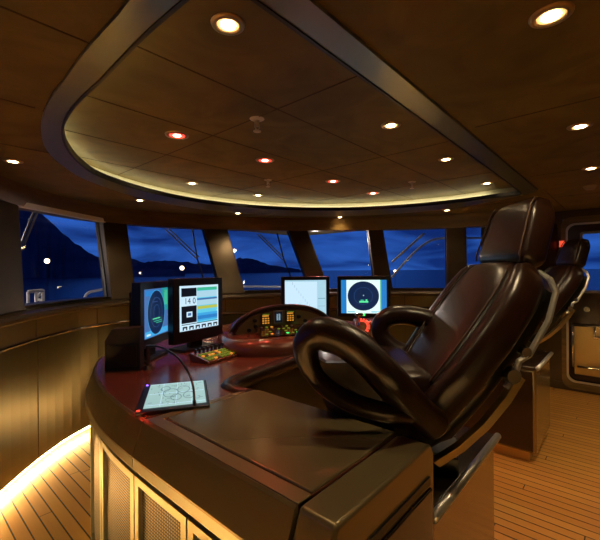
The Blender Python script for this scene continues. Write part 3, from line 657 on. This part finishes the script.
mb = MB(); mb.add([(x0, y0, .0145), (x1, y0, .0145), (x1, y1, .0145), (x0, y1, .0145)], [(0, 1, 2, 3)], 0)
W_, H2 = x1-x0, y1-y0; li = 0
def rect(a, b_, c_, d_, mi):
    global li
    li += 1; z = .0147+.00004*li; mb.add([(x0+a*W_, y0+b_*H2, z), (x0+c_*W_, y0+b_*H2, z), (x0+c_*W_, y0+d_*H2, z), (x0+a*W_, y0+d_*H2, z)], [(0, 1, 2, 3)], mi)
for i in range(60):
    x = random.uniform(.04, .9); y = random.uniform(.05, .9); 
    if random.random() < .5: rect(x, y, x+random.uniform(.02, .08), y+.018, 1)
    else: rect(x, y, x+.01, y+random.uniform(.03, .1), 1)
for a_ in (.25, .5, .75): rect(a_, .02, a_+.008, .98, 2)
for b__ in (.06, .5, .94): rect(.02, b__, .98, b__+.015, 2)
for cx, cy, r in ((.4, .5, .12), (.62, .62, .1), (.5, .3, .08), (.3, .7, .07), (.72, .35, .09)):
    for j in range(24):
        t0, t1 = 2*math.pi*j/24, 2*math.pi*(j+1)/24; mb.add([(x0+(cx+rr_*math.cos(t))*W_, y0+(cy+rr_*1.4*math.sin(t))*H2, .0178) for t, rr_ in ((t0, r), (t1, r), (t1, r+.015), (t0, r+.015))], [(0, 1, 2, 3)], 1)
mm = mesh(mb.v, mb.f, False)
for p_, i_ in zip(mm.polygons, mb.mi): p_.material_index = i_
obj('screen', mm, ['scr_chart', 'scr_chartd', 'scr_white'], tb)
mb = MB(); mb.disc((x0-.014, y1+.0, .013), (0, 0, 1), .005, .004, .003, 10); mb.build('power_light', 'led_purple', tb)
mb = MB(); mb.box(x0-.02, y0-.02, .013, x0-.008, y0-.006, .0145); mb.build('record_light', 'key_red', tb)
for lx, ly in ((x0-.035, y0-.01), (x0+.0, y0-.05)):
    ld = bpy.data.lights.new('status_glow', 'POINT'); ld.energy = .035; ld.color = (1, .03, .02); ld.shadow_soft_size = .006; lo = bpy.data.objects.new('status_glow', ld); C.objects.link(lo); lo.location = (lx, ly, .02); lo.parent = tb
# gooseneck lamp
pts = [Vector((*Pz(150, 350, DZ).xy, DZ)), P(148, 346, 1.9), P(160, 347, 1.8), P(176, 356, 1.65), P(187, 370, 1.52), P(193, 386, 1.42), P(194.5, 403, 1.36)]
pts[0] = Vector((pts[1].x, pts[1].y+.0, DZ))
e = empty('gooseneck_lamp', pts[0], 'thin black gooseneck lamp arching from the monitors over the flat chart display', 'lamp')
mb = MB(); mb.tube([p-pts[0] for p in cr(pts[1:], 8)], .0045, 8); mb.build('neck', 'black', e, smooth=True)
mb = MB(); mb.disc((0, 0, 0), (0, 0, 1), .028, .018, .02); mb.tube([(0, 0, .01), pts[1]-pts[0]+Vector((0, 0, .004))], .010); mb.build('base', 'leather_pipe', e)
mb = MB(); d_ = (pts[-1]-pts[-2]).normalized(); mb.disc(pts[-1]-pts[0]-d_*.01, d_, .006, .009, .03, 12); mb.build('head', 'black', e)
# throttle lever block
p = P(362, 321, 2.45); e = empty('throttle', (p.x, p.y, DZ+.0), 'throttle control with a red lit curved scale below the radar disc monitor', 'throttle', math.atan2(RT.y, RT.x))
zt = p.z-DZ
mb = MB(); mb.loft([[Vector((x, y, z)) for y, z in ((-.10, 0), (.09, 0), (.09, zt+.0), (.03, zt+.015), (-.06, zt-.02), (-.10, zt-.05))] for x in (-.05, .16)]); mb.build('body', 'desk_red', e, bevel=.01)
mb = MB()
for k in range(7):
    a = math.radians(75-22*k+20); c_ = Vector((-.02+.042*math.cos(a), -.105, zt-.02+.042*math.sin(a))); t = Matrix.Translation(c_) @ Matrix.Rotation(-a+math.pi/2, 4, 'Y'); mb.box(-.006, -.004, -.010, .006, .0, .010, mx=t)
mb.build('scale', 'key_red', e)
mb = MB(); mb.tube([(-.03, -.07, zt-.02), (-.035, -.06, zt+.03), (-.03, -.07, zt+.055)], [.012, .01, .014]); mb.box(-.055, -.085, zt+.045, -.005, -.055, zt+.06); mb.build('lever', 'chrome', e, bevel=.003)
mb = MB(); mb.box(-.005, -.05, zt+.04, .012, -.04, zt+.056); mb.build('green_light', 'led_green', e)
mb = MB(); mb.disc((.10, -.03, zt-.0), (0, -.3, 1), .03, .024, .02, 16); mb.build('dial', 'key_grey', e)
# ------------------------------------------------------------------ helm chairs
TH = math.radians(42); PZ = .72
def mk_chair(label, armpx=True):
    O = Vector((1.27, .747, PZ)); e = empty('helm_chair', O, label, 'chair', TH, 'helm chairs')
    e['group'] = 'leather helm chairs'
    MW = Matrix.Translation(O) @ Matrix.Rotation(TH, 4, 'Z'); IV = MW.inverted()
    b0 = Vector((-.07, -.06, .195)); b1 = Vector((-.02, -.485, .752)); axd = (b1-b0).normalized(); nf = Vector((0, axd.z, -axd.y)).normalized()
    X = Vector((1, 0, 0)); LEN = (b1-b0).length
    def W(s):
        ks = [(0, .18), (.12, .205), (.35, .25), (.6, .268), (.8, .258), (.92, .228), (1, .185)]
        for (a, x), (b_, y) in zip(ks, ks[1:]):
            if s <= b_: t = (s-a)/(b_-a); return x+(y-x)*t
        return .17
    def endt(s, e0=.10, e1=.10, lo=.35):
        k = 1.
        if s < e0: k = lo+(1-lo)*math.sqrt(max(0, 1-(1-s/e0)**2))
        if s > 1-e1: k = lo+(1-lo)*math.sqrt(max(0, 1-(1-(1-s)/e1)**2))
        return k
    def ring(cx, cn, rx, rn, s, ee=3.2, k=20, curve=0):
        c_ = b0+axd*(LEN*s); out = []
        for j in range(k):
            px_, pn_ = sup(rx, rn, 2*math.pi*j/k, ee); out.append(c_+X*(cx+px_)+nf*(cn+pn_))
        return out
    ns = 26
    mb = MB(); mb.loft([ring(0, -.012, W(s)*.74*max(.8, endt(s)), .052*endt(s), s, 3.6) for s in [i/ns for i in range(ns+1)]]); mb.build('backrest', 'leather', e, smooth=True)
    for sd in (-1, 1):
        mb = MB(); mb.loft([ring(sd*W(s)*.85, -.024, W(s)*.165*max(.6, endt(s)), .058*endt(s), s, 2.8) for s in [i/ns for i in range(ns+1)]]); mb.build('side_bolster', 'leather', e, smooth=True)
        mb = MB(); mb.tube([b0+axd*(LEN*s)+X*sd*W(s)*.70+nf*.036 for s in [.06+.88*i/20 for i in range(21)]], .0035, 6); mb.build('piping', 'leather_pipe', e, smooth=True)
    # headrest
    h0 = b1+axd*.0-nf*.008; 
    hax = Vector((0, -.30, .95)).normalized(); hn = Vector((0, hax.z, -hax.y)); HLEN = .25
    rings = []
    for i in range(15):
        s = i/14; k_ = endt(s, .14, .3, .55); wx = (.168-.028*s)*max(.86, k_)
        rings.append([h0+hax*(HLEN*s-.005)+X*px_+hn*(pn_-.02-.0*s) for px_, pn_ in [sup(wx, .055*k_, 2*math.pi*j/28, 5) for j in range(28)]])
    mb = MB(); mb.loft(rings); mb.build('headrest', 'leather', e, smooth=True)
    for sd in (-1, 1):
        mb = MB(); mb.tube([h0+hax*(HLEN*s)+X*sd*(.157-.03*s)*(1 if s < .75 else 1-.25*(s-.75))+hn*(.055*endt(s, .14, .3, .55)-.023) for s in [.03+.92*i/14 for i in range(15)]], .004, 6); mb.build('headrest_piping', 'leather_pipe', e, smooth=True)
    # shell
    mb = MB(); mb.loft([ring(0, -.105, W(min(s, .8))*.8*(1 if s > .1 else .8), .045*endt(s, .1, .1, .5), s, 5) for s in [-.06+i/18*.99 for i in range(19)]]); mb.build('back_shell', 'black', e, smooth=True)
    for sd in (-1, 1):
        def Q(s, n_, x=.225): return b0+axd*(LEN*s)+X*sd*(x+.02)+nf*n_
        mb = MB(); mb.tube([Q(1.0, -.06, .14), Q(.97, -.07, .2), Q(.93, -.10, .215), Q(.8, -.125, .225), Q(.62, -.135, .225), Q(.57, -.12, .225), Q(.5, -.14, .22), Q(.44, -.135, .22)], .010, 8); mb.build('back_rail', 'plate_metal', e, smooth=False)
        mb = MB(); mb.loft([[Q(s, n_-.012, x), Q(s, n_+.012, x), Q(s, n_+.012, x-.03), Q(s, n_-.012, x-.03)] for s, n_, x in ((.52, -.16, .222), (.4, -.168, .215), (.25, -.168, .2), (.1, -.155, .18), (-.03, -.13, .16))]); mb.build('back_strip', 'gold_metal', e)
        mb = MB(); mb.disc(Q(.5, -.13, .215), X*sd, .03, .022, .02, 14); mb.disc(Q(.62, -.12, .215), X*sd, .02, .016, .02, 14); mb.build('hinge', 'chrome', e)
    # seat
    mb = MB(); rings = []
    for i in range(17):
        s = i/16; k_ = endt(s, .12, .16, .5); y = -.17+.42*s; zc = .335+.03*s
        rings.append([Vector((px_, y, zc+pn_)) for px_, pn_ in [sup((.235)*max(.85, k_), .062*k_, 2*math.pi*j/28, 4) for j in range(28)]])
    mb.loft(rings); mb.build('seat', 'leather', e, smooth=True)
    mb = MB(); mb.loft([[Vector((px_, py_-.03, z)) for px_, py_ in [sup(r*1.0, r*1.05, 2*math.pi*j/24, 4) for j in range(24)]] for z, r in ((.17, .12), (.2, .2), (.26, .225), (.29, .225))]); mb.build('seat_pan', 'black', e, smooth=True)
    mb = MB(); mb.box(-.10, -.14, .10, .10, .12, .19); mb.box(-.13, -.05, .12, .13, .0, .16); mb.build('slide_mechanism', 'black_matt', e, bevel=.006)
    mb = MB(); mb.disc((0, -.02, .02), (0, 0, 1), .075, .06, .1, 24); mb.build('pedestal', 'chrome', e, smooth=False)
    mb = MB(); mb.disc((0, -.02, 0), (0, 0, 1), .13, .12, .02, 28); mb.build('base_plate', 'dark_bronze', e)
    # arms (both measured from the nearer chair)
    dirv = Vector((.848, .53, 0))
    near = [(433, 424), (424, 417), (413, 407), (391, 382), (367, 357), (346, 341), (325, 334), (312, 338), (306, 350), (312, 370), (326, 387), (349, 401), (376, 410), (400, 413), (418, 414)]
    pn0 = Vector((.83, .735, 0)); npt = [IV @ (CAM+(Pn(u, v, pn0, dirv)-CAM)*(1+max(0, u-395)/45*.12)) for u, v in near]
    far = [(470, 345), (455, 332), (438, 323), (422, 318), (405, 315), (392, 316), (383, 321), (380, 330), (384, 340), (396, 349), (415, 356), (440, 362)]
    pf0 = pn0+dirv*.60; fpt = [IV @ Pn(u, v, pf0, dirv) for u, v in far]
    pq = [IV @ (Pn(u, v, pn0, dirv)) for u, v in [(308, 354), (326, 363), (350, 363), (370, 372), (398, 394), (420, 412), (378, 409), (348, 400), (322, 384), (310, 368)]]
    nrm_ = (IV.to_3x3() @ dirv).normalized()
    mb = MB(); mb.loft([[p+nrm_*.0 for p in pq], [p+nrm_*.03 for p in pq]]); mb.build('armrest_panel', 'leather_dark', e)
    for nm, pp, r0, r1 in (('armrest', npt, .048, .026), ('armrest', fpt, .042, .036)):
        c_ = cr(pp, 6); K = len(c_); rr = [r0-(r0-r1)*max(0, min(1, (i/K-.45)/.2)) for i in range(K)]
        mb = MB(); mb.tube(c_, rr, 16, flat=1.12); mb.build(nm, 'leather', e, smooth=True)
    print('arms', [tuple(round(k, 2) for k in p) for p in npt[::3]], [tuple(round(k, 2) for k in p) for p in fpt[::3]])
    return e
def copy_tree(o, parent=None):
    c_ = o.copy(); C.objects.link(c_); c_.parent = parent
    for ch in list(o.children): copy_tree(ch, c_)
    return c_
ch1 = mk_chair('large dark brown leather helm chair nearest the camera, with loop armrests')
ch2 = copy_tree(ch1); ch2['label'] = 'smaller looking brown leather helm chair standing behind the near one, beside the side door'
ch2.location = (3.80, .84, PZ); ch2.rotation_euler = (0, 0, math.radians(33))
# plinths
def plinth(x0, x1, y0, y1, label, dark):
    e = empty('chair_plinth', ((x0+x1)/2, (y0+y1)/2, 0), label, 'plinth'); cx, cy = (x0+x1)/2, (y0+y1)/2
    mb = MB(); mb.box(x0-cx, y0-cy, .07, x1-cx, y1-cy, PZ-.025); mb.build('cabinet', 'plinth_gold', e, bevel=.02)
    mb = MB(); mb.box(x0-cx+.03, y0-cy+.05, 0, x1-cx-.03, y1-cy-.03, .07); mb.build('toe_kick', 'gold_metal', e)
    mb = MB(); mb.box(x0-cx-.004, y0-cy-.004, PZ-.03, x1-cx+.004, y1-cy+.004, PZ); mb.build('top', 'dark_bronze', e, bevel=.012)
    mb = MB(); mb.tube([(x0-cx, y0-cy-.012, PZ-.008), (x1-cx, y0-cy-.012, PZ-.008)], .015); mb.build('front_trim', 'plate_metal', e, smooth=True)
    if dark:
        mb = MB(); mb.box(x0-cx-.006, y0-cy+.02, .09, x0-cx+.002, y1-cy-.02, PZ-.04); mb.build('side_panel', 'dark_bronze', e)
    return e
plinth(1.08, 1.80, .45, 1.10, 'bronze plinth under the nearest helm chair', False)
plinth(3.2, 3.85, .52, 1.45, 'bronze plinth with dark side panel under the farther helm chair', True)
mb = MB(); mb.box(3.86, .60, .06, 4.25, 1.5, .66); o = mb.build('side_locker', 'plinth_gold', bevel=.015); tag(o, 'bronze locker beside the plinth of the farther helm chair', 'cabinet')
# small grey control box on plinth
p = Pz(441, 446, .78); e = empty('control_box', (p.x, p.y, PZ), 'small grey topped control box on the plinth under the near chair', 'control box', math.radians(20))
mb = MB(); mb.box(-.085, -.06, 0, .085, .06, .06); mb.build('body', 'black', e, bevel=.005); mb = MB(); mb.box(-.08, -.055, .06, .08, .055, .068); mb.build('cover', 'cover_grey', e, bevel=.003)
# ------------------------------------------------------------------ outside
mb = MB(); mb.box(-1500, -600, -4.1, 2500, 2600, -4); st(mb.build('ground_sea', 'sea'), 'dark blue sea outside').name = 'sea'
mb = MB(); dk = off(SW, .22); dk2 = off(SW, 1.9); mb.loft([[z_(a, .25), z_(b_, .15), z_(b_, .05), z_(a, .05)] for a, b_ in zip(dk, dk2)]); st(mb.build('side_deck', 'white_paint'), 'pale outside deck beyond the windows')
def ridge(pts, D, name, label, thick=120):
    vs = []; c_ = cr([Vector((u, v, 0)) for u, v in pts], 6); rnd = random.Random(3); mb = MB(); R = []
    for i, q_ in enumerate(c_):
        t = P(q_.x, q_.y+rnd.uniform(-.8, .8), D); dirn = Vector((t.x, t.y, 0)).normalized(); h = max(t.z, -3)
        f0 = Vector((t.x, t.y, -6))-dirn*(thick*.5+rnd.uniform(0, 12)); 
        R.append([f0, f0.lerp(t, .55)+Vector((0, 0, rnd.uniform(-1, 1)*.03*max(1, h))), t, t+dirn*thick-Vector((0, 0, h+6))])
    mb.loft(R); tag(mb.build(name, 'mountain'), label, 'mountain')
ridge([(-80, 190), (-20, 196), (30, 208), (48, 219), (66, 236), (84, 249), (100, 258), (118, 264), (150, 268), (185, 270)], 420, 'mountain', 'dark steep mountain filling the leftmost window', 150)
ridge([(90, 262), (128, 259), (145, 262), (165, 260), (185, 262), (205, 264), (228, 262), (240, 258), (255, 260), (275, 266), (296, 269), (310, 272)], 900, 'mountain', 'low distant mountain range on the horizon behind the data monitor', 200)
def lamp(u, v, D, r, label, s):
    p = P(u, v, D); e = empty('shore_lamp', (p.x, p.y, -4), label, 'lamp'); bm = bmesh.new(); bmesh.ops.create_uvsphere(bm, u_segments=12, v_segments=8, radius=r); bmesh.ops.translate(bm, verts=bm.verts, vec=(0, 0, p.z+4)); me = bpy.data.meshes.new('l'); bm.to_mesh(me); bm.free(); obj('lantern', me, s, e)
    mb = MB(); mb.tube([(0, 0, 0), (0, 0, p.z+4-r*.9)], r*.12, 6); mb.build('pole', 'black', e)
em('lamp_out', (1, .78, .5), 6)
for x, y in ((.2, 4.9), (4.8, 3.9)):  # unseen point lights added outside to brighten the rails
    ld = bpy.data.lights.new('rail_fill', 'POINT'); ld.energy = 40; ld.color = (1, .85, .75); ld.shadow_soft_size = .05; lo = bpy.data.objects.new('rail_fill', ld); C.objects.link(lo); lo.location = (x, y, 1.95)
lamp(47, 261, 60, .4, 'bright warm lamp shining in front of the mountain, in the leftmost window', 'lamp_out')
lamp(182, 268, 60, .34, 'bright warm lamp shining above the water in the second window', 'lamp_out')
lamp(140, 273, 60, .14, 'tiny white lamp by the water right of the first slanted pillar', 'lamp_out')
lamp(395, 271, 60, .2, 'small white light on the water in the window with the streaks', 'lamp_out')
# wipers: px polylines at depths
def wiper(arms, blade, label, d):
    p0 = P(*arms[0][0], d); e = empty('window_wiper', p0, label, 'wiper'); mb = MB()
    for a in arms: mb.tube([P(u, v, d)-p0 for u, v in a], .009, 6)
    mb.build('arm', 'cover_grey', e)
    if blade: mb = MB(); mb.tube([P(u, v, d)-p0 for u, v in blade], .011, 6); mb.build('blade', 'black', e)
wiper([[(36, 206), (20, 246)], [(39, 208), (22, 250)]], None, 'wiper arm hanging at top left of the leftmost window', 3.2)
wiper([[(165, 229), (197, 259)], [(168, 228), (199, 257)]], [(192, 226), (197, 258), (205, 284), (207, 292)], 'wiper with double arm and black blade outside the second window', 4.72)
wiper([[(257, 234), (283, 260)], [(260, 234), (284, 258)]], [(277, 233), (284, 260), (292, 280)], 'wiper with double arm and black blade outside the third window', 5.25)
def rail(px, d, label, posts=()):
    pts = [P(u, v, dd) for (u, v), dd in zip(px, d)]; e = empty('deck_rail', (pts[0].x, pts[0].y, .12), label, 'railing'); o_ = Vector((pts[0].x, pts[0].y, .12))
    mb = MB(); mb.tube([p-o_ for p in cr(pts, 6)], .016, 8); mb.build('handrail', 'rail_paint', e, smooth=True)
    for i in posts: mb = MB(); mb.tube([pts[i]-o_, Vector((pts[i].x, pts[i].y, .12))-o_], .014, 8); mb.build('post', 'rail_paint', e, smooth=True)
rail([(84, 300), (88, 293), (100, 290), (114, 287.5), (128, 289)], (4.3, 4.3, 4.5, 4.7, 4.9), 'chrome handrail rising behind the leftmost window, near its right end', (0, 4))
rail([(28, 292), (36, 291), (43, 291), (36, 298), (43, 301)], (3.6, 3.65, 3.7, 3.7, 3.7), 'white bent rail piece behind the left end of the leftmost window', (0, 1, 2))
rail([(140, 287), (200, 287), (240, 286.5), (283, 287)], (5.3, 5.6, 5.8, 5.9), 'thin horizontal handrail outside the second and third windows', (0, 3))
rail([(392, 277), (405, 262), (418, 249), (430, 241), (440, 238.5), (455, 238), (495, 238)], (5.6, 5.6, 5.6, 5.6, 5.6, 5.5, 5.4), 'long pale streak of reflected light, shaped as a curving tube outside the window right of the radar disc monitor', ())  # this and the next: reflection streaks in the glass, shaped as tubes
rail([(392, 262), (424, 233.5)], (5.4, 5.4), 'straight pink streak of reflected light, shaped as a tube outside the window right of the radar disc monitor', ())
# ------------------------------------------------------------------ sky
w = bpy.data.worlds.new('World'); bpy.context.scene.world = w; w.use_nodes = True; nt = w.node_tree; bg = nt.nodes['Background']
def NN(t): return nt.nodes.new(t)
tc = NN('ShaderNodeTexCoord'); sp = NN('ShaderNodeSeparateXYZ'); nt.links.new(tc.outputs['Generated'], sp.inputs[0])
rp = NN('ShaderNodeValToRGB'); nt.links.new(sp.outputs['Z'], rp.inputs[0]); e_ = rp.color_ramp.elements
e_[0].position = 0; e_[0].color = (.014, .065, .36, 1); e_[1].position = .5; e_[1].color = (.004, .018, .11, 1); x = rp.color_ramp.elements.new(.1); x.color = (.011, .05, .30, 1)
mp = NN('ShaderNodeMapping'); mp.inputs['Scale'].default_value = (1, 1, 5); nt.links.new(tc.outputs['Generated'], mp.inputs[0])
nz = NN('ShaderNodeTexNoise'); nz.inputs['Scale'].default_value = 4.2; nz.inputs['Detail'].default_value = 7; nz.inputs['Distortion'].default_value = .5; nt.links.new(mp.outputs[0], nz.inputs['Vector'])
r2 = NN('ShaderNodeValToRGB'); nt.links.new(nz.outputs['Fac'], r2.inputs[0]); r2.color_ramp.elements[0].position = .38; r2.color_ramp.elements[0].color = (.45, .45, .5, 1); r2.color_ramp.elements[1].position = .72; r2.color_ramp.elements[1].color = (2.6, 2.4, 1.8, 1)
mx = NN('ShaderNodeMix'); mx.data_type = 'RGBA'; mx.blend_type = 'MULTIPLY'; mx.inputs['Factor'].default_value = 1; nt.links.new(rp.outputs[0], mx.inputs['A']); nt.links.new(r2.outputs[0], mx.inputs['B']); nt.links.new(mx.outputs['Result'], bg.inputs[0]); bg.inputs[1].default_value = 1.0
# ------------------------------------------------------------------ view
sc = bpy.context.scene; sc.view_settings.view_transform = 'Standard'; sc.view_settings.look = 'None'; sc.view_settings.exposure = 0.0; sc.view_settings.gamma = 1
sc.cycles.use_denoising = True; sc.cycles.max_bounces = 8
